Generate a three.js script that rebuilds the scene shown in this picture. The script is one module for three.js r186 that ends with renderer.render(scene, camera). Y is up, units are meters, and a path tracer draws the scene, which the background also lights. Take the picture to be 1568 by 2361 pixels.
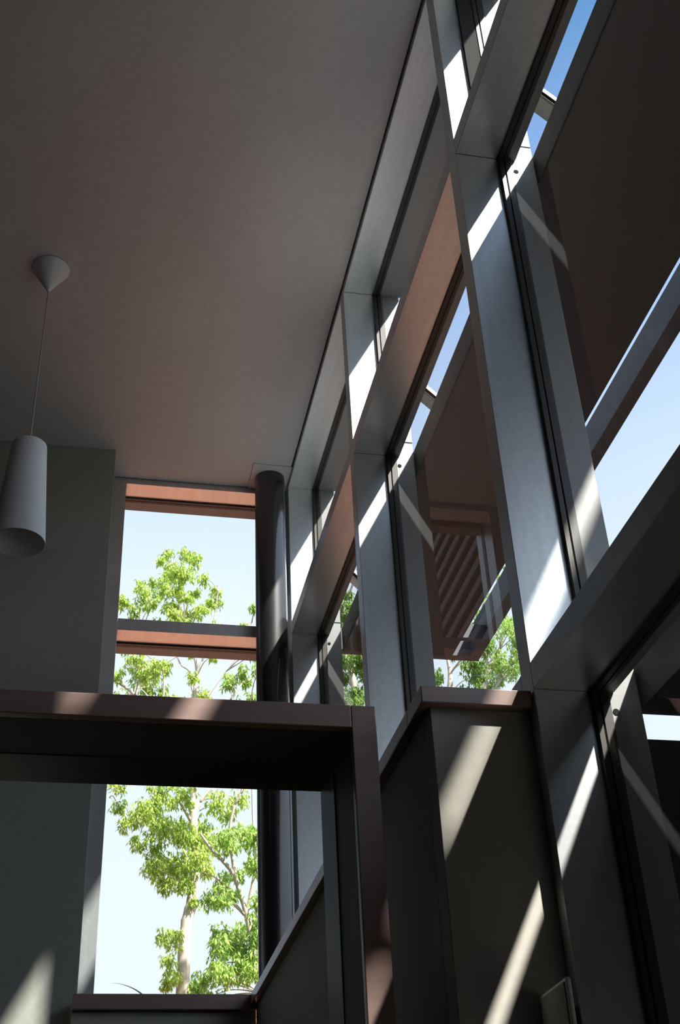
import * as THREE from 'three';
import { RoundedBoxGeometry } from 'three/addons/geometries/RoundedBoxGeometry.js';
import { mergeGeometries } from 'three/addons/utils/BufferGeometryUtils.js';
import { ImprovedNoise } from 'three/addons/math/ImprovedNoise.js';

// ------------------------------------------------------------------ camera, sky, sun, exposure
const EYE = 1.3;                                   // eye above the floor; every height below is measured from the floor
const scene = new THREE.Scene();
const camera = new THREE.PerspectiveCamera(44.58, 1568 / 2361, 0.05, 400);
camera.position.set(0, EYE, 0);
camera.matrixAutoUpdate = true;
{
  const pitch = 0.60093, yaw = 0.22796, roll = -0.05379;
  const f = new THREE.Vector3(Math.sin(yaw) * Math.cos(pitch), Math.sin(pitch), -Math.cos(yaw) * Math.cos(pitch));
  const r0 = new THREE.Vector3(Math.cos(yaw), 0, Math.sin(yaw)), u0 = new THREE.Vector3().crossVectors(r0, f);
  const r = r0.clone().multiplyScalar(Math.cos(roll)).addScaledVector(u0, Math.sin(roll));
  const u = u0.clone().multiplyScalar(Math.cos(roll)).addScaledVector(r0, -Math.sin(roll));
  camera.quaternion.setFromRotationMatrix(new THREE.Matrix4().makeBasis(r, u, f.clone().negate()));
}
const SUN = new THREE.Vector3(1, 1.92, 1.265).normalize();
const SUN_POWER = 13.5;
{
  // clear summer sky: pale towards the horizon, deepening upwards, a soft brightening round the sun
  const w = 1024, h = 512, d = new Float32Array(w * h * 4);
  const stops = [[-90, .10, .10, .08], [0, .70, .78, .90], [14, 1.0, 1.10, 1.30], [30, .90, 1.03, 1.24], [36, .70, .88, 1.16], [42, .48, .69, 1.06], [50, .27, .49, .95], [56, .05, .28, .62], [90, .06, .22, .52]];
  for (let j = 0; j < h; j++) {
    const el = ((j + .5) / h - .5) * 180, y = Math.sin(el * Math.PI / 180), c = Math.cos(el * Math.PI / 180);
    let k = 0; while (k < stops.length - 2 && el > stops[k + 1][0]) k++;
    const a = stops[k], b = stops[k + 1], t = THREE.MathUtils.clamp((el - a[0]) / (b[0] - a[0]), 0, 1);
    for (let i = 0; i < w; i++) {
      const az = ((i + .5) / w - .5) * 2 * Math.PI, cosS = c * Math.cos(az) * SUN.x + y * SUN.y + c * Math.sin(az) * SUN.z;
      const glow = el > 0 ? .75 * Math.exp(-(1 - cosS) * 4.5) : 0, o = (j * w + i) * 4;
      for (let q = 0; q < 3; q++) d[o + q] = a[q + 1] + (b[q + 1] - a[q + 1]) * t + glow * [.8, .95, 1.1][q];
      d[o + 3] = 1;
    }
  }
  const sky = new THREE.DataTexture(d, w, h, THREE.RGBAFormat, THREE.FloatType);
  sky.mapping = THREE.EquirectangularReflectionMapping; sky.magFilter = sky.minFilter = THREE.LinearFilter; sky.colorSpace = THREE.LinearSRGBColorSpace; sky.needsUpdate = true;
  scene.background = sky;
}
const sun = new THREE.DirectionalLight(new THREE.Color(1, .955, .88), SUN_POWER);
sun.position.copy(SUN).multiplyScalar(40); sun.target.position.set(0, 2, -3);
sun.position.add(sun.target.position);
sun.castShadow = true; sun.shadow.mapSize.set(4096, 4096); sun.shadow.radius = 2.6;
Object.assign(sun.shadow.camera, { left: -14, right: 14, top: 14, bottom: -14, near: 1, far: 90 });
scene.add(sun, sun.target);

// ------------------------------------------------------------------ helpers
let seed = 7;
const rnd = () => { seed = (seed * 1664525 + 1013904223) >>> 0; return seed / 4294967296; };
const rr = (a, b) => a + (b - a) * rnd();
const used = new Map();
function numbered(name) { const n = used.get(name) || 0; used.set(name, n + 1); return n ? name + '_' + String(n).padStart(3, '0') : name; }
function metreUV(g) {                                // uv in metres by the main direction of each normal
  const p = g.attributes.position, n = g.attributes.normal, uv = new Float32Array(p.count * 2);
  for (let i = 0; i < p.count; i++) {
    const ax = Math.abs(n.getX(i)), ay = Math.abs(n.getY(i)), az = Math.abs(n.getZ(i));
    uv[2 * i] = ax > ay && ax > az ? p.getZ(i) : p.getX(i);
    uv[2 * i + 1] = ay > ax && ay > az ? p.getZ(i) : p.getY(i);
  }
  g.setAttribute('uv', new THREE.BufferAttribute(uv, 2));
  return g;
}
function box(x0, x1, y0, y1, z0, z1, r = 0.0025) {  // a box with softened edges, given by its faces
  const w = x1 - x0, h = y1 - y0, d = z1 - z0, q = Math.min(r, w / 3, h / 3, d / 3);
  const g = q > 0 ? new RoundedBoxGeometry(w, h, d, 2, q) : new THREE.BoxGeometry(w, h, d);
  const f = g.index ? g.toNonIndexed() : g;
  f.translate((x0 + x1) / 2, (y0 + y1) / 2, (z0 + z1) / 2);
  return metreUV(f);
}
function mesh(name, geometry, material, parent) {
  const m = new THREE.Mesh(Array.isArray(geometry) ? mergeGeometries(geometry) : geometry, material);
  m.name = numbered(name); m.castShadow = m.receiveShadow = true;
  (parent || scene).add(m);
  return m;
}
function group(name, at = [0, 0, 0]) { const g = new THREE.Group(); g.name = numbered(name); g.position.set(...at); scene.add(g); return g; }
function struct(o) { o.userData.kind = 'structure'; return o; }
function tag(o, label, category, grp) { o.userData.label = label; o.userData.category = category; if (grp) o.userData.group = grp; return o; }
// moves parts so that the group's origin is the thing's base
function rebase(g, x, y, z) { g.position.set(x, y, z); for (const c of g.children) { c.position.x -= x; c.position.y -= y; c.position.z -= z; } return g; }

// ------------------------------------------------------------------ materials
const noise = new ImprovedNoise();
function tex(size, metres, fn, srgb) {               // tiling noise texture; fn(u, v, fbm) gives a grey or rgb value
  const d = new Uint8Array(size * size * 4);
  const fbm = (x, y, s, o) => { let a = 0, m = .5, t = 0; for (let k = 0; k < o; k++) { a += m * noise.noise(x * s, y * s, 3.7 + k); t += m; m *= .5; s *= 2; } return a / t; };
  for (let j = 0; j < size; j++) for (let i = 0; i < size; i++) {
    const c = fn(i / size * metres, j / size * metres, fbm), o = (j * size + i) * 4;
    for (let q = 0; q < 3; q++) d[o + q] = THREE.MathUtils.clamp(Math.round((Array.isArray(c) ? c[q] : c) * 255), 0, 255);
    d[o + 3] = 255;
  }
  const t = new THREE.DataTexture(d, size, size, THREE.RGBAFormat, THREE.UnsignedByteType);
  t.wrapS = t.wrapT = THREE.MirroredRepeatWrapping; t.magFilter = THREE.LinearFilter; t.minFilter = THREE.LinearMipmapLinearFilter; t.generateMipmaps = true;
  t.repeat.set(1 / metres, 1 / metres); if (srgb) t.colorSpace = THREE.SRGBColorSpace; t.needsUpdate = true;
  return t;
}
const mottled = tex(512, 2, (u, v, n) => .94 + .05 * n(u, v, 1.6, 3) + .035 * n(u, v, 40, 2), true);
const brushed = tex(512, 1, (u, v, n) => .95 + .05 * n(u * 30, v * 2, 1, 3) + .03 * n(u, v, 60, 1), true);
const fineBump = tex(512, .5, (u, v, n) => .5 + .4 * n(u, v, 90, 2));
const grain = tex(512, 1, (u, v, n) => { const r = Math.sin((v * 60 + 5 * n(u * .6, v * 4, 1, 3)) * 2); const k = .94 + .018 * r + .04 * n(u * 3, v * 60, 1, 2); return [k, k * .97, k * .95]; }, true);
const std = (o) => new THREE.MeshStandardMaterial(o);
const col = (r, g, b) => new THREE.Color().setRGB(r, g, b);
const M = {
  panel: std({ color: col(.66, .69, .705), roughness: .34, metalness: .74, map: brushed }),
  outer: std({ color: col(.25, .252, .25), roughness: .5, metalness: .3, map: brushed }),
  ceiling: std({ color: col(.70, .682, .68), roughness: .9, map: mottled, bumpMap: fineBump, bumpScale: .0004 }),
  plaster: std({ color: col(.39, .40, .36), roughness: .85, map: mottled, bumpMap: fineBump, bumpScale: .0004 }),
  dado: std({ color: col(.52, .495, .435), roughness: .7, map: mottled }),
  timber: new THREE.MeshPhysicalMaterial({ color: col(.39, .27, .245), roughness: .5, map: grain, clearcoat: .7, clearcoatRoughness: .22 }),
  frame: std({ color: col(.045, .040, .037), roughness: .42, metalness: .2 }),
  black: new THREE.MeshPhysicalMaterial({ color: col(.011, .011, .012), roughness: .40, clearcoat: 1, clearcoatRoughness: .09 }),
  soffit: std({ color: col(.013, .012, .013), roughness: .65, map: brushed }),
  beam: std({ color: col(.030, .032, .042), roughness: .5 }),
  steel: std({ color: col(.55, .54, .50), roughness: .5, map: mottled }),
  lamp: std({ color: col(.80, .81, .82), roughness: .42 }),
  pale: std({ color: col(.80, .80, .79), roughness: .5 }),
  matte: std({ color: col(.028, .027, .026), roughness: 1 }),
  lining: std({ color: col(.085, .085, .083), roughness: .6 }),
  cord: std({ color: col(.5, .5, .49), roughness: .6 }),
  dark: std({ color: col(.006, .006, .006), roughness: 1 }),
  brown: std({ color: col(.19, .185, .175), roughness: .8, map: mottled }),  // for walls out of view, toned to set the room light
  floor: std({ color: col(.05, .036, .028), roughness: .5, map: grain }),
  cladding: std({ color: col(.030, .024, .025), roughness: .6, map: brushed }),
  ground: std({ color: col(.050, .042, .034), roughness: 1, map: mottled }),
  paving: std({ color: col(.47, .18, .10), roughness: .95, map: mottled }),
  bark: std({ color: col(.66, .56, .48), roughness: .9, map: mottled }),
  soil: std({ color: col(.06, .045, .03), roughness: 1 }),
  blade: std({ color: col(.06, .12, .05), roughness: .45, side: THREE.DoubleSide }),
  glass: new THREE.MeshPhysicalMaterial({ color: col(.97, .985, .98), transmission: 1, thickness: 0, roughness: 0, ior: 1.5, specularIntensity: .75, side: THREE.DoubleSide }),
};
const leafMaterial = (r, g, b) => new THREE.MeshPhysicalMaterial({ color: col(r, g, b), roughness: .8, transmission: .42, thickness: 0, side: THREE.DoubleSide, specularIntensity: .3 });

// ------------------------------------------------------------------ the building's measures
const W = 1.1035, G = 1.2529, GL = 1.2716, TX = 1.3195, E = 1.388;               // right wall: room face, window frame, pane, outer face of the rails, outer face of the fins
const H = EYE + 4.5, HEAD = EYE + 4.4605, T1 = EYE + 3.5226, T0 = EYE + 3.4467, S1 = EYE + 1.4716, S0 = EYE + 1.3977, PL = .12;
const TF = .0749, FZ = [-6.1236, -4.4198, -2.6963, -.9728]; // near faces of the fins
const ZE = -6.2094, ZX = -6.4935, ZL = -5.94, XL = .0519, WX = .1299, JX = 1.03, ZN = 4.4, XW = -4.6;

// room shell
struct(mesh('floor', box(XW - .2, E, -.2, 0, ZX, ZN + .2, 0), M.floor));
struct(mesh('ceiling', [box(XW - .2, W - .007, H, H + .05, ZE + .006, ZN + .2, 0), box(XW - .2, E, H + .05, H + .4, ZX, ZN + .2, 0)], M.ceiling));
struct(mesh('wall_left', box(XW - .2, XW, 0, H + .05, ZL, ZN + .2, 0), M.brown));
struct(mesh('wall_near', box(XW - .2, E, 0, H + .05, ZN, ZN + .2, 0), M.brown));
struct(mesh('wall_right_unseen', box(W, E, 0, H + .05, -.971, ZN, 0), M.brown));  // out of view, left solid to hold down the light in the room
struct(mesh('wall_far_left', box(XW - .2, XL, 0, H, ZX, ZL, .004), M.plaster));

// right wall: deep fins, rails between them and a head board, one piece each
const right = struct(group('wall_right', [0, 0, 0]));
const boltGeometry = new THREE.CylinderGeometry(.0090, .0090, .003, 18).rotateX(Math.PI / 2);
FZ.forEach((z) => {
  const fin = mesh('fin', box(W, 1.302, 0, H, z - TF, z, .0015), M.panel, right);
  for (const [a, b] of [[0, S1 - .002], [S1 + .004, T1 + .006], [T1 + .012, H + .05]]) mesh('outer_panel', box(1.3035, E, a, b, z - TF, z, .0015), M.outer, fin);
  for (const y of [T0 - .054, S0 - .054]) { const b = mesh('bolt', boltGeometry, M.dark, fin); b.position.set(1.3165, y, z); }
});
for (let i = 0; i + 1 < FZ.length; i++) {
  const z0 = FZ[i] + .0012, z1 = FZ[i + 1] - TF - .0012;
  const head = mesh('head_panel', box(W, 1.286, HEAD, H + .05, z0, z1, .0015), M.panel, right);
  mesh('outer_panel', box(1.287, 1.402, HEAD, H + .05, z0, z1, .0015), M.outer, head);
  for (const [a, b] of [[T0, T1], [S0, S1]]) {
    const rail = mesh('rail', box(W, 1.286, a, b, z0, z1, .0015), M.panel, right);
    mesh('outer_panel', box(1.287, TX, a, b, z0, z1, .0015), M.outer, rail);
  }
  mesh('plinth', box(W, TX, 0, PL, z0, z1, .0015), M.panel, right);
}
// dark metal window frames and panes, one window to each opening
let windows = 0;
function sash(y0, y1, z0, z1) {                      // a window in the right wall
  const w = group('window_' + (++windows)); struct(w);
  for (const [a, b, s] of [[z0, z0 + 1, 1], [z1 - 1, z1, -1]]) {
    const e = s > 0 ? a : b, at = (p) => s > 0 ? [e, e + p] : [e - p, e];
    mesh('frame_jamb', [box(G, 1.2680, y0, y1, ...at(.017), .001), box(1.2680, 1.2750, y0, y1, ...at(.006), 0), box(1.2750, 1.3000, y0, y1, ...at(.013), .001)], M.frame, w);
  }
  mesh('frame_head', [box(G, 1.2690, y1 - .010, y1, z0, z1, .001), box(1.2690, 1.2745, y1 - .004, y1, z0, z1, 0), box(1.2745, 1.2880, y1 - .008, y1, z0, z1, .001)], M.frame, w);
  mesh('frame_sill', [box(G, 1.2690, y0, y0 + .014, z0, z1, .001), box(1.2745, 1.3000, y0, y0 + .012, z0, z1, .001)], M.frame, w);
  const pane = mesh('pane', new THREE.PlaneGeometry(z1 - z0, y1 - y0).rotateY(-Math.PI / 2), M.glass, w);
  pane.position.set(GL, (y0 + y1) / 2, (z0 + z1) / 2);
  rebase(w, GL, y0, (z0 + z1) / 2);
}
for (let i = 0; i + 1 < FZ.length; i++) for (const [a, b] of [[PL, S0], [S1, T0], [T1, HEAD]]) sash(a, b, FZ[i], FZ[i + 1] - TF);
{                                                    // the nearest upper window opens: a deeper inner frame with a stay
  const w = group('window_' + (++windows)), z0 = FZ[2], z1 = FZ[3] - TF; struct(w);
  mesh('frame_jamb', box(1.194, G - .001, T1 + .001, HEAD - .001, z0 + .001, z0 + .014, .001), M.matte, w);
  mesh('frame_jamb', box(1.194, G - .001, T1 + .001, HEAD - .001, z1 - .014, z1 - .001, .001), M.matte, w);
  mesh('frame_head', box(1.215, G - .001, HEAD - .016, HEAD - .001, z0 + .015, z1 - .015, .001), M.matte, w);
  mesh('stay', [box(1.150, 1.158, T1 + .001, T1 + .105, z0 + .002, z0 + .022, .002), box(1.158, 1.192, T1 + .001, T1 + .098, z0 + .004, z0 + .010, .002)], M.steel, w);
  rebase(w, 1.22, T1, (z0 + z1) / 2);
}

// far wall: stud, corner post, head and rails round three stacked windows
const far = struct(group('wall_far'));
mesh('stud', box(XL + .0005, WX, 0, H, ZX, ZE, .0015), M.panel, far);
mesh('corner_post', box(JX, E, 0, H + .05, ZX, ZE + .003, .0015), M.panel, far);
for (const [n, a, b] of [['head_panel', EYE + 4.4598, H + .05], ['rail', EYE + 3.4537, EYE + 3.5272], ['rail', S0, S1], ['plinth', 0, PL]]) {
  const r = mesh(n, box(WX + .001, JX - .001, a, b, -6.3985, ZE, .0015), M.panel, far);
  mesh('outer_panel', box(WX + .001, JX - .001, a, b, ZX, -6.3995, .0015), M.outer, r);
}
for (const [a, b] of [[PL, S0], [S1, EYE + 3.4537], [EYE + 3.5272, EYE + 4.4598]]) {
  const w = struct(group('window_' + (++windows))), z1 = -6.351, z0 = -6.400;
  for (const [p, q] of [[WX, WX + .003], [JX - .012, JX]]) mesh('frame_jamb', box(p, q, a, b, z0, z1, .001), M.frame, w);
  mesh('frame_head', [box(WX, JX, b - .006, b, z0, -6.381, .001), box(WX, JX, b - .010, b, -6.371, z1, .001)], M.frame, w);
  mesh('frame_sill', box(WX, JX, a, a + .012, z0, z1, .001), M.frame, w);
  const pane = mesh('pane', new THREE.PlaneGeometry(JX - WX, b - a), M.glass, w);
  pane.position.set((WX + JX) / 2, (a + b) / 2, -6.376);
  rebase(w, (WX + JX) / 2, a, -6.376);
}

// low inner wall with a timber cap, standing before the windows along the right and far sides
const low = struct(group('wall_inner'));
const XP = .8117, ZP = -2.7136, P1 = EYE + 1.4007, P0 = EYE + 1.3551;
mesh('panel', box(.8405, W - .001, 0, P0, -2.82, -2.744, .002), M.dado, low);
mesh('panel', box(.8405, .90, 0, P0, -5.80, -2.821, .002), M.dado, low);
mesh('panel', box(XL - .02, .8400, 0, EYE + 1.335, -5.88, -5.81, .002), M.dado, low);
mesh('cap', box(XP, W - .001, P0, P1, -2.86, ZP, .003), M.timber, low);
mesh('cap', box(XP, .93, P0, P1, -5.778, -2.8605, .003), M.timber, low);
mesh('cap', box(.032, .93, EYE + 1.335, P1, -5.92, -5.7785, .003), M.timber, low);

// ------------------------------------------------------------------ round column in the far corner
{
  const c = group('round_column', [.984, 0, -6.092]);
  const shaft = new THREE.CylinderGeometry(.0905, .0905, H - .009, 64); shaft.translate(0, (H - .009) / 2, 0);
  mesh('shaft', shaft, M.black, c);
  const plate = mesh('cap_plate', box(-.118, .1175, -.009, 0, -.13, .137, .0015), M.ceiling, c); plate.position.y = H;
  tag(c, 'round black steel column in the far corner beside the end window', 'column');
}

// ------------------------------------------------------------------ glazed screen in the foreground
{
  const s = group('glazed_screen'), y1 = EYE + 1.4005, y0 = EYE + 1.3385, x1 = .7248, x0 = -2.3, zf = -2.843, zm = -3.083, zb = -3.266;
  const zl = zf - .030;                              // timber facing in front, dark lining behind
  mesh('rail', box(x0 + .066, x1 - .0645, y0, y1, zl, zf, .003), M.timber, s);
  mesh('post', box(x1 - .064, x1, 0, y1, zl, zf, .003), M.timber, s);
  mesh('post', box(x0, x0 + .065, 0, y1, zl, zf, .003), M.timber, s);
  mesh('head_lining', box(x0 + .066, x1 - .0645, y0, y1, zm, zl - .0005, .001), M.lining, s);
  mesh('side_lining', box(x1 - .064, x1, 0, y1, zm, zl - .0005, .001), M.lining, s);
  mesh('side_lining', box(x0, x0 + .065, 0, y1, zm, zl - .0005, .001), M.lining, s);
  mesh('frame_rail', box(x0 + .05, x1 - .05, y0 - .002, y1 - .012, zb, zm - .0005, .002), M.frame, s);
  mesh('frame_post', box(x1 - .0665, x1 - .012, 0, y0 - .003, zb, zm - .0005, .002), M.frame, s);
  mesh('frame_post', box(x0 + .012, x0 + .0665, 0, y0 - .003, zb, zm - .0005, .002), M.frame, s);
  const p = mesh('pane', new THREE.PlaneGeometry(x1 - x0 - .134, y0 - .004), M.glass, s); p.position.set((x0 + x1) / 2, (y0 - .004) / 2 + .001, -3.17);
  tag(rebase(s, (x0 + x1) / 2, 0, -3.05), 'deep timber-edged glazed screen with a dark inner frame in the foreground', 'screen');
}

// ------------------------------------------------------------------ pendant lamp
{
  const p = group('pendant_lamp', [-.336, H, -4.52]);
  const lathe = (pts) => new THREE.LatheGeometry(pts.map(([x, y]) => new THREE.Vector2(x, y)), 72);
  mesh('ceiling_rose', lathe([[0.0001, -.156], [.004, -.1555], [.0075, -.150], [.088, -.010], [.0905, -.006], [.0905, 0], [.0001, 0]]), M.lamp, p);
  mesh('cord', new THREE.CylinderGeometry(.0032, .0032, .95, 12).translate(0, -.62, 0), M.cord, p);
  const yt = -1.092, yb = -1.60;
  const sh = mesh('shade', lathe([[.006, yt + .004], [.070, yt + .004], [.0755, yt - .002], [.0765, yt - .010], [.1125, yb], [.1110, yb - .001], [.0745, yt - .012], [.070, yt - .004], [.006, yt - .004], [.006, yt + .004]]), M.lamp, p);
  mesh('lamp_holder', lathe([[.0001, yt - .10], [.017, yt - .10], [.019, yt - .095], [.019, yt - .02], [.010, yt - .004], [.0001, yt - .004]]), M.cord, sh);
  tag(p, 'grey flared cylinder pendant lamp hanging on a cord from a cone ceiling rose', 'lamp');
}

// ------------------------------------------------------------------ slim control box by the right window
{
  const c = group('control_box', [1.037, 1.9, -2.66]);
  mesh('housing', new RoundedBoxGeometry(.012, .125, .170, 4, .005), M.pale, c);
  mesh('faceplate', new RoundedBoxGeometry(.004, .108, .152, 3, .0015).translate(-.0068, 0, 0), M.plaster, c);
  mesh('bracket', box(.0062, W - 1.037, -.03, .03, -.085, -.045, .002), M.frame, c);
  tag(c, 'small slim grey control box with a pale edge beside the lowest right window', 'control box');
}

// ------------------------------------------------------------------ plant behind the low wall
function ribbon(pts, widths, segs = 28) {            // a folded strap leaf along a curve
  const c = new THREE.CatmullRomCurve3(pts.map((p) => new THREE.Vector3(...p))), pos = [], idx = [];
  for (let i = 0; i <= segs; i++) {
    const t = i / segs, p = c.getPoint(t), d = c.getTangent(t), side = new THREE.Vector3().crossVectors(d, new THREE.Vector3(.25, 1, .3)).normalize();
    const k = t * (widths.length - 1), a = Math.min(Math.floor(k), widths.length - 2), w = widths[a] + (widths[a + 1] - widths[a]) * (k - a), up = new THREE.Vector3().crossVectors(side, d).normalize();
    for (const s of [-1, 0, 1]) pos.push(p.x + side.x * w * s + up.x * w * .45 * Math.abs(s), p.y + side.y * w * s + up.y * w * .45 * Math.abs(s), p.z + side.z * w * s + up.z * w * .45 * Math.abs(s));
    if (i) for (const q of [0, 1]) { const b = (i - 1) * 3 + q; idx.push(b, b + 1, b + 3, b + 1, b + 4, b + 3); }
  }
  const g = new THREE.BufferGeometry(); g.setAttribute('position', new THREE.Float32BufferAttribute(pos, 3)); g.setIndex(idx); g.computeVertexNormals();
  return g;
}
{
  const t = group('planter', [.47, 0, -6.05]);
  mesh('trough', [box(-.33, .33, 0, EYE + 1.02, -.12, -.09, .003), box(-.33, .33, 0, EYE + 1.02, .09, .12, .003), box(-.33, -.30, 0, EYE + 1.02, -.09, .09, .003), box(.30, .33, 0, EYE + 1.02, -.09, .09, .003)], M.frame, t);
  mesh('soil', box(-.30, .30, EYE + .80, EYE + 1.02, -.09, .09, .01), M.soil, t);
  tag(t, 'dark trough behind the low wall under the end window', 'planter');
  const p = group('strap_leaf_plant', [.45, EYE + 1.022, -6.02]);
  const y = .40;
  mesh('leaf', ribbon([[0, 0, 0], [-.035, .25, .01], [-.085, y, .02], [-.135, y + .045, .02], [-.20, y + .072, .02], [-.25, y + .078, .02]], [.009, .014, .015, .010, .004, .001]), M.blade, p);
  mesh('leaf', ribbon([[.01, 0, 0], [.05, .2, .02], [.11, .33, .04], [.17, .34, .05]], [.006, .011, .008, .001]), M.blade, p);
  mesh('leaf', ribbon([[-.01, 0, .01], [-.06, .15, .03], [-.13, .24, .05], [-.19, .22, .06]], [.006, .011, .008, .001]), M.blade, p);
  mesh('leaf', ribbon([[0, 0, .01], [.01, .2, .03], [.03, .33, .05], [.05, .38, .06]], [.006, .010, .008, .001]), M.blade, p);
  tag(p, 'dark strap-leaved plant with one long leaf arching above the end window sill', 'plant');
}

// ------------------------------------------------------------------ outside: canopies on the right
{
  const zN = 6, c = group('upper_canopy');
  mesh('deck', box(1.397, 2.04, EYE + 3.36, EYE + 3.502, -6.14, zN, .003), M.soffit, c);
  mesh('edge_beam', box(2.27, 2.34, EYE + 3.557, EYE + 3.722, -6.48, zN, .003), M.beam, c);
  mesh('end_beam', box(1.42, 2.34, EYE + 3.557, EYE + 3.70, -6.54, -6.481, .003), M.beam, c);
  for (const z of FZ) {                              // sloping steel struts from the fins down to the deck, bearers out to the edge beam
    const g = box(-.35, .28, -.012, .012, -.04, .04, .002);
    const lip = box(-.35, .28, -.012, .03, .028, .04, .002);
    const s = mesh('strut', [g, lip], M.steel, c); s.position.set(1.66, EYE + 3.70, z - .055); s.rotation.z = -.80;
    mesh('bearer', box(1.9, 2.269, EYE + 3.503, EYE + 3.60, z - .075, z - .035, .002), M.beam, c);
  }
  tag(rebase(c, 1.87, EYE + 3.36, 0), 'dark flat canopy with an outer edge beam outside the middle row of windows', 'canopy');
  const l = group('lower_canopy');
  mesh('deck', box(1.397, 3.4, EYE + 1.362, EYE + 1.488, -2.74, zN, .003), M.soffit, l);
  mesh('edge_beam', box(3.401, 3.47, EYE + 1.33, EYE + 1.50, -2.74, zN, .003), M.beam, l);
  mesh('unseen_side_wall', box(3.38, 3.47, 1.55, EYE + 1.329, -2.74, zN, .003), M.cladding, l);  // out of view, placed to darken the lowest right window
  mesh('unseen_end_wall', box(1.45, 3.379, -.35, EYE + 1.361, zN - .1, zN, .003), M.cladding, l);  // out of view, closes off light under the lower canopy
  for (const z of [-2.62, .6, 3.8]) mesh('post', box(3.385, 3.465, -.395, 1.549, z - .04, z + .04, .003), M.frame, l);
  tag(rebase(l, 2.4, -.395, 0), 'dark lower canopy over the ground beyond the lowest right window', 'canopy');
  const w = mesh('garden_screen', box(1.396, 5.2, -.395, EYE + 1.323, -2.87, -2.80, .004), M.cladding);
  tag(w, 'dark exterior screen wall under the sliver of sky at the right edge', 'screen wall');
}
// unseen ribbed wing out of view, darkens the reflection in the middle right pane
{
  const g = group('out_of_view_wing');
  mesh('wall', box(-7, -.70, -.4, 8.6, -15, -6.7, 0), M.cladding, g);
  const rib = box(0, .07, -.05, .05, -8.3, 0, .02);
  for (let k = 0; k < 22; k++) { const r = mesh('rib', rib, M.cladding, g); r.position.set(-.70, 4.6 + k * .18, -6.7); }
  mesh('parapet', box(-7.05, -.58, 8.6, 8.85, -15.05, -6.65, .01), M.beam, g);
  tag(rebase(g, -3.8, -.4, -10.8), 'dark out-of-view wing with horizontal ribbed cladding mirrored in the middle right window', 'building');
}
struct(mesh('ground', box(-60, 60, -.6, -.4, -70, 60, 0), M.ground));
{                                                    // unseen rising ground out of view on the right, placed to block low sky
  const b = new THREE.Shape([[9, -.45], [11, .6], [13.5, 4.6], [16, 7.2], [20, 8.4], [40, 8.6], [40, -.45]].map(([x, y]) => new THREE.Vector2(x, y)));
  struct(mesh('unseen_bank', metreUV(new THREE.ExtrudeGeometry(b, { depth: 100, bevelEnabled: false }).translate(0, 0, -45)), M.ground));
}
struct(mesh('unseen_terrace', box(-3, 3.1, -.4, -.37, -24, -6.55, 0), M.paving));  // out of view, placed to bounce warm light onto the end window undersides

// ------------------------------------------------------------------ trees
const UP = new THREE.Vector3(0, 1, 0);
function limb(pts, r0, r1, sides = 9) {              // a tapering limb with slight knots along a curve
  const c = new THREE.CatmullRomCurve3(pts), n = Math.max(8, pts.length * 5), pos = [], idx = [];
  for (let i = 0; i <= n; i++) {
    const t = i / n, p = c.getPoint(t), d = c.getTangent(t), a = new THREE.Vector3().crossVectors(d, Math.abs(d.y) > .9 ? new THREE.Vector3(1, 0, 0) : UP).normalize(), b = new THREE.Vector3().crossVectors(d, a);
    const r = (r0 + (r1 - r0) * t) * (1 + .07 * Math.sin(i * 2.3));
    for (let k = 0; k < sides; k++) { const q = k / sides * 2 * Math.PI; pos.push(p.x + (a.x * Math.cos(q) + b.x * Math.sin(q)) * r, p.y + (a.y * Math.cos(q) + b.y * Math.sin(q)) * r, p.z + (a.z * Math.cos(q) + b.z * Math.sin(q)) * r); }
    if (i) for (let k = 0; k < sides; k++) { const k2 = (k + 1) % sides, o = (i - 1) * sides; idx.push(o + k, o + sides + k, o + k2, o + k2, o + sides + k, o + sides + k2); }
  }
  const g = new THREE.BufferGeometry(); g.setAttribute('position', new THREE.Float32BufferAttribute(pos, 3)); g.setIndex(idx); g.computeVertexNormals();
  return metreUV(g);
}
const leafGeometry = (() => {                        // a folded, pointed leaflet hanging along -y
  const g = new THREE.BufferGeometry();
  g.setAttribute('position', new THREE.Float32BufferAttribute([0, 0, 0, -.16, -.38, .05, 0, -.45, -.02, .16, -.38, .05, 0, -1, .10], 3));
  g.setIndex([0, 1, 2, 0, 2, 3, 1, 4, 2, 2, 4, 3]); g.computeVertexNormals();
  return g;
})();
const leafMats = [leafMaterial(.50, .64, .15), leafMaterial(.42, .60, .15), leafMaterial(.24, .40, .08)];
const TREE_BASE = -.4;
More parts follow.
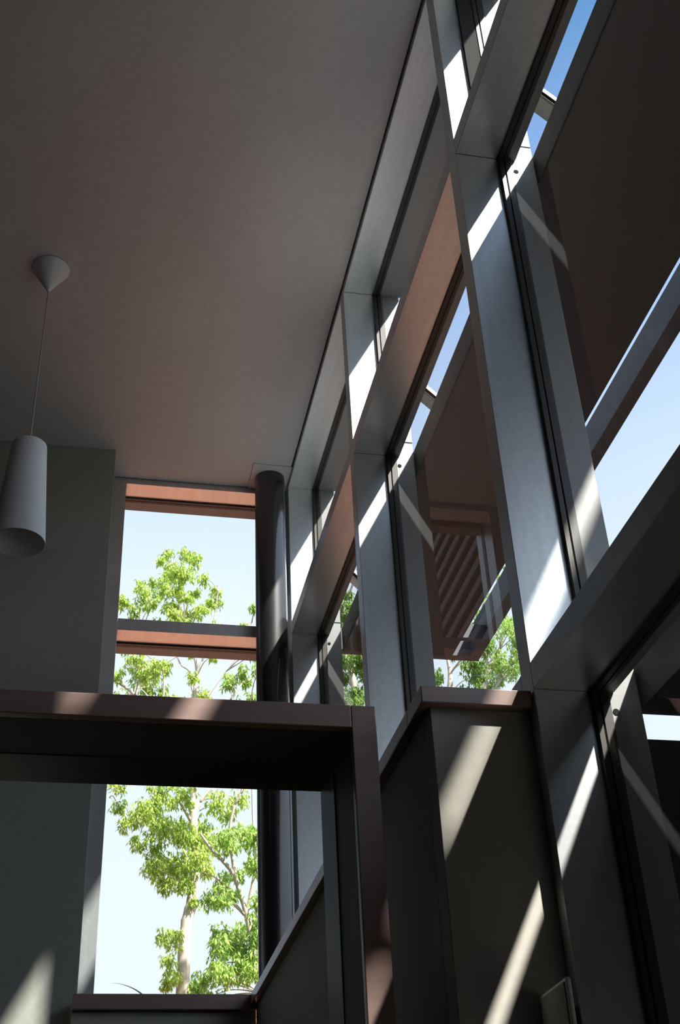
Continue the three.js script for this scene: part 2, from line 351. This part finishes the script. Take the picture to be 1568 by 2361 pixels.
// z: distance of the trunk; limbs: [radius at start, at end, [x, y] points]; leaves: [x, y, radius of the spray]
function tree(label, z, depth, limbs, leaves, mat, size = .088, density = 1) {
  const t = group('leafy_tree'), trunks = [];
  limbs.forEach(([r0, r1, ...pts], k) => {
    const wander = k ? rr(-1, 1) * .35 : 0;
    const v = pts.map(([x, y], i) => new THREE.Vector3(x, y, z + wander * i / Math.max(1, pts.length - 1)));
    if (k === 0) v.unshift(new THREE.Vector3(pts[0][0] - .05, TREE_BASE - .1, z));
    mesh(k ? 'branch' : 'trunk', limb(v, (k ? r0 : r0 * 1.2) * .55, r1 * .55), M.bark, t);
    trunks.push(...v.slice(k ? 0 : 1));
  });
  const twigs = [], spots = [];
  for (const [x, y, r] of leaves) {
    const c = new THREE.Vector3(x, y, z + rr(-depth, depth));
    let near = trunks[0]; for (const p of trunks) if (p.distanceTo(c) + (p.y > c.y ? .3 : 0) < near.distanceTo(c) + (near.y > c.y ? .3 : 0)) near = p;
    const mid = near.clone().lerp(c, .55).add(new THREE.Vector3(rr(-.05, .05), rr(0, .12), 0));
    twigs.push(limb([near, mid, c], .011, .004, 5));
    const sprays = Math.max(6, Math.round(density * 10 + density * 2000 * r * r));
    for (let s = 0; s < sprays; s++) {
      const q = new THREE.Vector3(rr(-1, 1), rr(-1, 1), rr(-1, 1)); if (q.lengthSq() > 1) { q.normalize().multiplyScalar(rnd()); }
      spots.push([c.x + q.x * r * 1.2, c.y + q.y * r * 1.15, c.z + q.z * r * 1.8]);
    }
  }
  mesh('twigs', twigs, M.bark, t).userData.kind = 'stuff';
  const per = 6, f = new THREE.InstancedMesh(leafGeometry, mat, spots.length * per); f.name = numbered('foliage'); f.userData.kind = 'stuff'; f.castShadow = f.receiveShadow = true;
  const m = new THREE.Matrix4(), e = new THREE.Euler(), qn = new THREE.Quaternion(), tint = new THREE.Color();
  let i = 0;
  for (const [x, y, zz] of spots) {
    const turn = rr(0, 6.28), tone = rr(.72, 1.25);
    for (let k = 0; k < per; k++) {
      const a = turn + k * 1.05, s = size * rr(.65, 1.15), lean = rr(.25, 1.15);
      e.set(lean, a, rr(-.3, .3), 'YXZ'); qn.setFromEuler(e);
      m.compose(new THREE.Vector3(x + rr(-.03, .03), y + rr(-.03, .03), zz + rr(-.03, .03)), qn, new THREE.Vector3(s, s, s));
      f.setMatrixAt(i, m); f.setColorAt(i++, tint.setRGB(tone * rr(.92, 1.1), tone, tone * rr(.8, 1.1)));
    }
  }
  t.add(f);
  tag(rebase(t, limbs[0][2][0], TREE_BASE, z), label, 'tree');
}
tree('tall pale-barked tree rising straight behind the middle of the end window', -18, .55, [
  [.155, .105, [1.59, 5.66], [1.59, 6.19], [1.62, 6.65], [1.69, 6.97], [1.72, 7.37], [1.69, 7.87], [1.68, 8.3], [1.67, 8.67]],
  [.105, .015, [1.67, 8.6], [1.65, 9.5], [1.66, 10.19], [1.68, 10.49], [1.68, 10.82], [1.47, 11.57], [1.37, 12.03], [1.26, 12.67]],
  [.055, .02, [1.65, 8.25], [1.53, 8.54], [1.39, 8.69], [1.2, 9.3]], [.05, .02, [1.71, 8.27], [1.79, 8.46], [1.94, 8.66], [2.2, 9.2]],
  [.05, .02, [1.64, 8.14], [1.5, 8.29], [1.38, 8.38]], [.045, .012, [1.66, 10.5], [1.55, 10.71], [1.43, 10.86], [1.25, 11.5]],
  [.04, .01, [1.68, 10.55], [1.77, 10.83], [1.85, 11], [1.98, 12]], [0.06, 0.03, [1.55, 9.04], [1.08, 9.4], [0.89, 9.58], [0.72, 10.17], [0.56, 10.33], [0.39, 10.44]], [0.045, 0.01, [0.72, 10.17], [0.81, 10.44], [0.83, 10.69], [0.76, 11.28], [0.74, 11.83]], [0.045, 0.015, [1.08, 9.4], [1.13, 9.58], [0.95, 10.21], [0.81, 10.44]], [0.05, 0.015, [1.6, 9.13], [1.22, 9.49], [1.14, 10.39], [1.09, 10.52]],
  [.022, .005, [1.66, 7.87], [1.28, 7.93], [.92, 8.1], [.42, 8.33]],
], [[1.19, 8.54, .22], [1.5, 8.47, .2], [1.07, 8.3, .18], [.92, 8.14, .18], [.71, 8.13, .13], [1.15, 8.06, .18], [1.47, 8.12, .17], [1.8, 8.16, .17], [2.03, 8.47, .17], [2.23, 8.44, .13], [.53, 8.59, .15], [.59, 8.44, .11], [2.42, 8.64, .15], [1.25, 7.89, .15], [1.13, 7.71, .17], [.87, 7.75, .11], [1.51, 7.83, .18], [1.74, 7.79, .2], [1.95, 7.95, .18], [1.5, 7.57, .22], [1.27, 7.46, .2], [1.11, 7.33, .15], [1.31, 7.19, .13], [1.67, 7.41, .2], [1.89, 7.46, .15], [1.56, 7.11, .13], [1.7, 6.92, .09], [1.27, 6.45, .1], [1.4, 6.27, .13], [1.36, 6.13, .08], [1.41, 5.86, .14], [1.36, 5.74, .09],
  [1.16, 13.02, .09], [1.54, 12.91, .06], [1.23, 12.78, .11], [1.03, 12.67, .07], [1.58, 12.66, .12], [1.41, 12.61, .09], [1.21, 12.52, .12], [.94, 12.44, .08], [1.12, 12.34, .12], [1.25, 12.17, .16], [1.01, 12.17, .08], [1.43, 12.22, .14], [1.62, 12.16, .09], [1.75, 12.3, .09], [2, 12.28, .09], [2.05, 12.14, .08], [1.74, 11.95, .09], [1.88, 11.8, .09], [1.48, 11.81, .09], [1.26, 11.76, .09], [1.14, 11.61, .09], [1.36, 11.62, .09], [.93, 11.57, .08], [1.53, 10.75, .08], [1.9, 10.75, .05], [1.81, 10.41, .14], [1.59, 10.41, .08], [1.49, 10.21, .11], [1.84, 10.25, .08], [1.4, 9.4, .3], [1.9, 9.3, .3], [1.3, 11.95, .12], [1.55, 11.9, .1], [1.1, 11.8, .1], [1.7, 11.6, .1], [1.45, 11.55, .1], [1.0, 11.4, .1], [1.25, 11.35, .12], [1.6, 11.3, .1], [1.95, 11.55, .08],
  [0.71, 12, 0.1], [0.77, 11.81, 0.12], [0.87, 11.77, 0.07], [0.45, 11.8, 0.09], [0.43, 11.58, 0.1], [0.61, 11.57, 0.1], [0.49, 10.8, 0.12], [0.81, 10.77, 0.19], [0.98, 10.78, 0.12], [1.19, 10.79, 0.1], [0.68, 10.63, 0.14], [0.44, 10.48, 0.1], [0.9, 10.49, 0.14], [0.99, 10.38, 0.17], [1.17, 10.45, 0.1], [0.54, 10.27, 0.17], [0.81, 10.27, 0.1], [1.3, 10.23, 0.12], [0.63, 9.49, 0.2], [1.08, 9.4, 0.2]], leafMats[0]);
tree('leaning forked tree at the right side of the end window', -16.5, .5, [
  [.10, .03, [2.48, 5.31], [2.44, 5.51], [2.37, 5.83], [2.32, 6.09], [2.26, 6.36], [2.18, 6.61], [2.09, 6.85], [1.96, 7.01], [1.81, 7.16], [1.64, 7.39]],
  [.05, .02, [2.28, 6.36], [2.35, 6.73], [2.38, 6.95], [2.34, 7.44], [2.3, 9.3]], [.05, .015, [2.11, 6.85], [2.03, 7.4], [2.08, 7.73], [2.18, 7.98], [2.0, 9.5]], [.035, .015, [2.44, 5.55], [2.27, 5.82], [2.19, 6.1]],
  [.035, .015, [2.24, 6.3], [1.99, 6.52], [1.85, 6.7]], [.03, .01, [2.2, 6.5], [1.87, 6.73], [1.64, 6.78]], [.035, .015, [2.03, 9.4], [2.24, 9.76], [2.41, 9.92], [2.4, 10.9]], [.022, .008, [1.7, 9.45], [1.96, 9.84], [2.13, 10.06]],
], [[2.02, 7.31, .17], [1.94, 7.13, .15], [2.25, 7.58, .12], [2.37, 7.44, .12], [2.35, 7.25, .17], [2.38, 7.08, .1], [2.17, 6.94, .12], [2.35, 6.82, .12], [1.95, 6.76, .13], [1.83, 6.59, .13], [1.91, 6.39, .15], [2.08, 6.54, .08], [1.95, 6.19, .13], [2, 6.03, .17], [2.1, 5.9, .15], [1.9, 5.83, .12], [2.39, 6.37, .13], [2.21, 6.25, .12], [2.36, 6.1, .15], [2.21, 5.97, .13], [2.37, 5.9, .13], [2.23, 5.73, .15], [2.34, 5.68, .12], [2.09, 5.58, .18], [1.84, 5.58, .12], [1.72, 5.5, .13], [1.89, 5.43, .15], [1.63, 5.39, .12], [2.29, 5.47, .13], [1.76, 5.33, .1], [1.96, 5.35, .08],
  [2.34, 10.03, .1], [2.41, 9.92, .09], [2.28, 9.82, .1], [2.03, 9.67, .11], [2.17, 9.72, .09], [2.38, 9.67, .1], [1.97, 9.53, .09], [2.17, 9.51, .1], [2.38, 9.51, .09], [2.03, 10.75, .06], [2.35, 10.9, .07], [2.22, 10.71, .07]], leafMats[1]);
tree('dense tree seen through the farthest right window', -19, .8, [
  [.14, .03, [4.54, 10.2], [4.46, 11.25], [4.34, 11.7], [4.4, 12.6]], [.05, .02, [4.46, 11.25], [4.6, 11.59], [4.68, 11.68], [4.65, 13.2]],
], [[4.62, 13.32, .07], [4.64, 13.23, .06], [4.61, 13.05, .07], [4.45, 12.71, .14], [4.35, 12.5, .12], [4.37, 12.33, .1], [4.4, 11.66, .09], [4.59, 11.67, .08], [4.38, 11.48, .09], [4.53, 11.3, .15], [4.46, 11.12, .16], [4.58, 11.19, .12], [4.57, 11, .14], [4.5, 10.86, .14], [4.62, 11.07, .1], [4.35, 11.55, .13], [4.37, 11.25, .13], [4.36, 10.95, .13], [4.5, 11.8, .1], [4.3, 10.4, .3], [4.8, 12.1, .25]], leafMats[2], .09, 1.5);
tree('branching tree at the left of the middle right window', -19.3, .7, [
  [.12, .03, [6.29, 10.4], [6.31, 11.13], [6.35, 11.54], [6.33, 11.79], [6.26, 12.29]], [.045, .012, [6.25, 10.9], [6.18, 11.14], [6.02, 11.53], [5.95, 11.66]], [.04, .012, [6.33, 11.5], [6.5, 11.7], [6.8, 11.95]],
], [[6.16, 11.58, .12], [6.24, 11.29, .12], [6.42, 11.3, .13], [6.66, 11.56, .19], [6.76, 11.38, .19], [6.56, 11.16, .14], [6.9, 11.74, .15], [6.05, 11.35, .1], [6.35, 11.75, .12], [6.5, 10.6, .3]], leafMats[2], .09, 1.0);
tree('pale-limbed tree at the right of the middle right window', -21, .8, [
  [.12, .02, [7.49, 11.66], [7.58, 12.2], [7.69, 12.56], [7.99, 13.02], [8.14, 13.39], [8.3, 14.12]], [.05, .015, [7.69, 12.5], [7.71, 12.97], [7.71, 13.31], [7.6, 13.8]], [.055, .015, [7.6, 11.9], [7.96, 12.36], [8.34, 12.75]],
], [[7.92, 13.13, .18], [8.2, 13.62, .13], [8.03, 13.38, .14], [8.27, 13.04, .18], [8.05, 12.84, .2], [8.19, 12.59, .2], [7.91, 12.39, .22], [8.07, 12.29, .16], [7.81, 12.64, .16], [8.29, 13.34, .12], [8.18, 14.6, .12], [7.87, 14.09, .12], [7.61, 13.68, .12], [7.45, 13.42, .1], [8.33, 14.92, .1], [7.5, 12.9, .15], [7.75, 12.95, .14], [8.0, 12.6, .2], [8.25, 13.0, .16], [7.7, 12.45, .16]], leafMats[1], .09, 1.0);

// ------------------------------------------------------------------ draw
const renderer = new THREE.WebGLRenderer({ antialias: true });
renderer.toneMapping = THREE.LinearToneMapping;
renderer.toneMappingExposure = 1;
renderer.shadowMap.enabled = true;
renderer.shadowMap.type = THREE.PCFSoftShadowMap;
renderer.render(scene, camera);
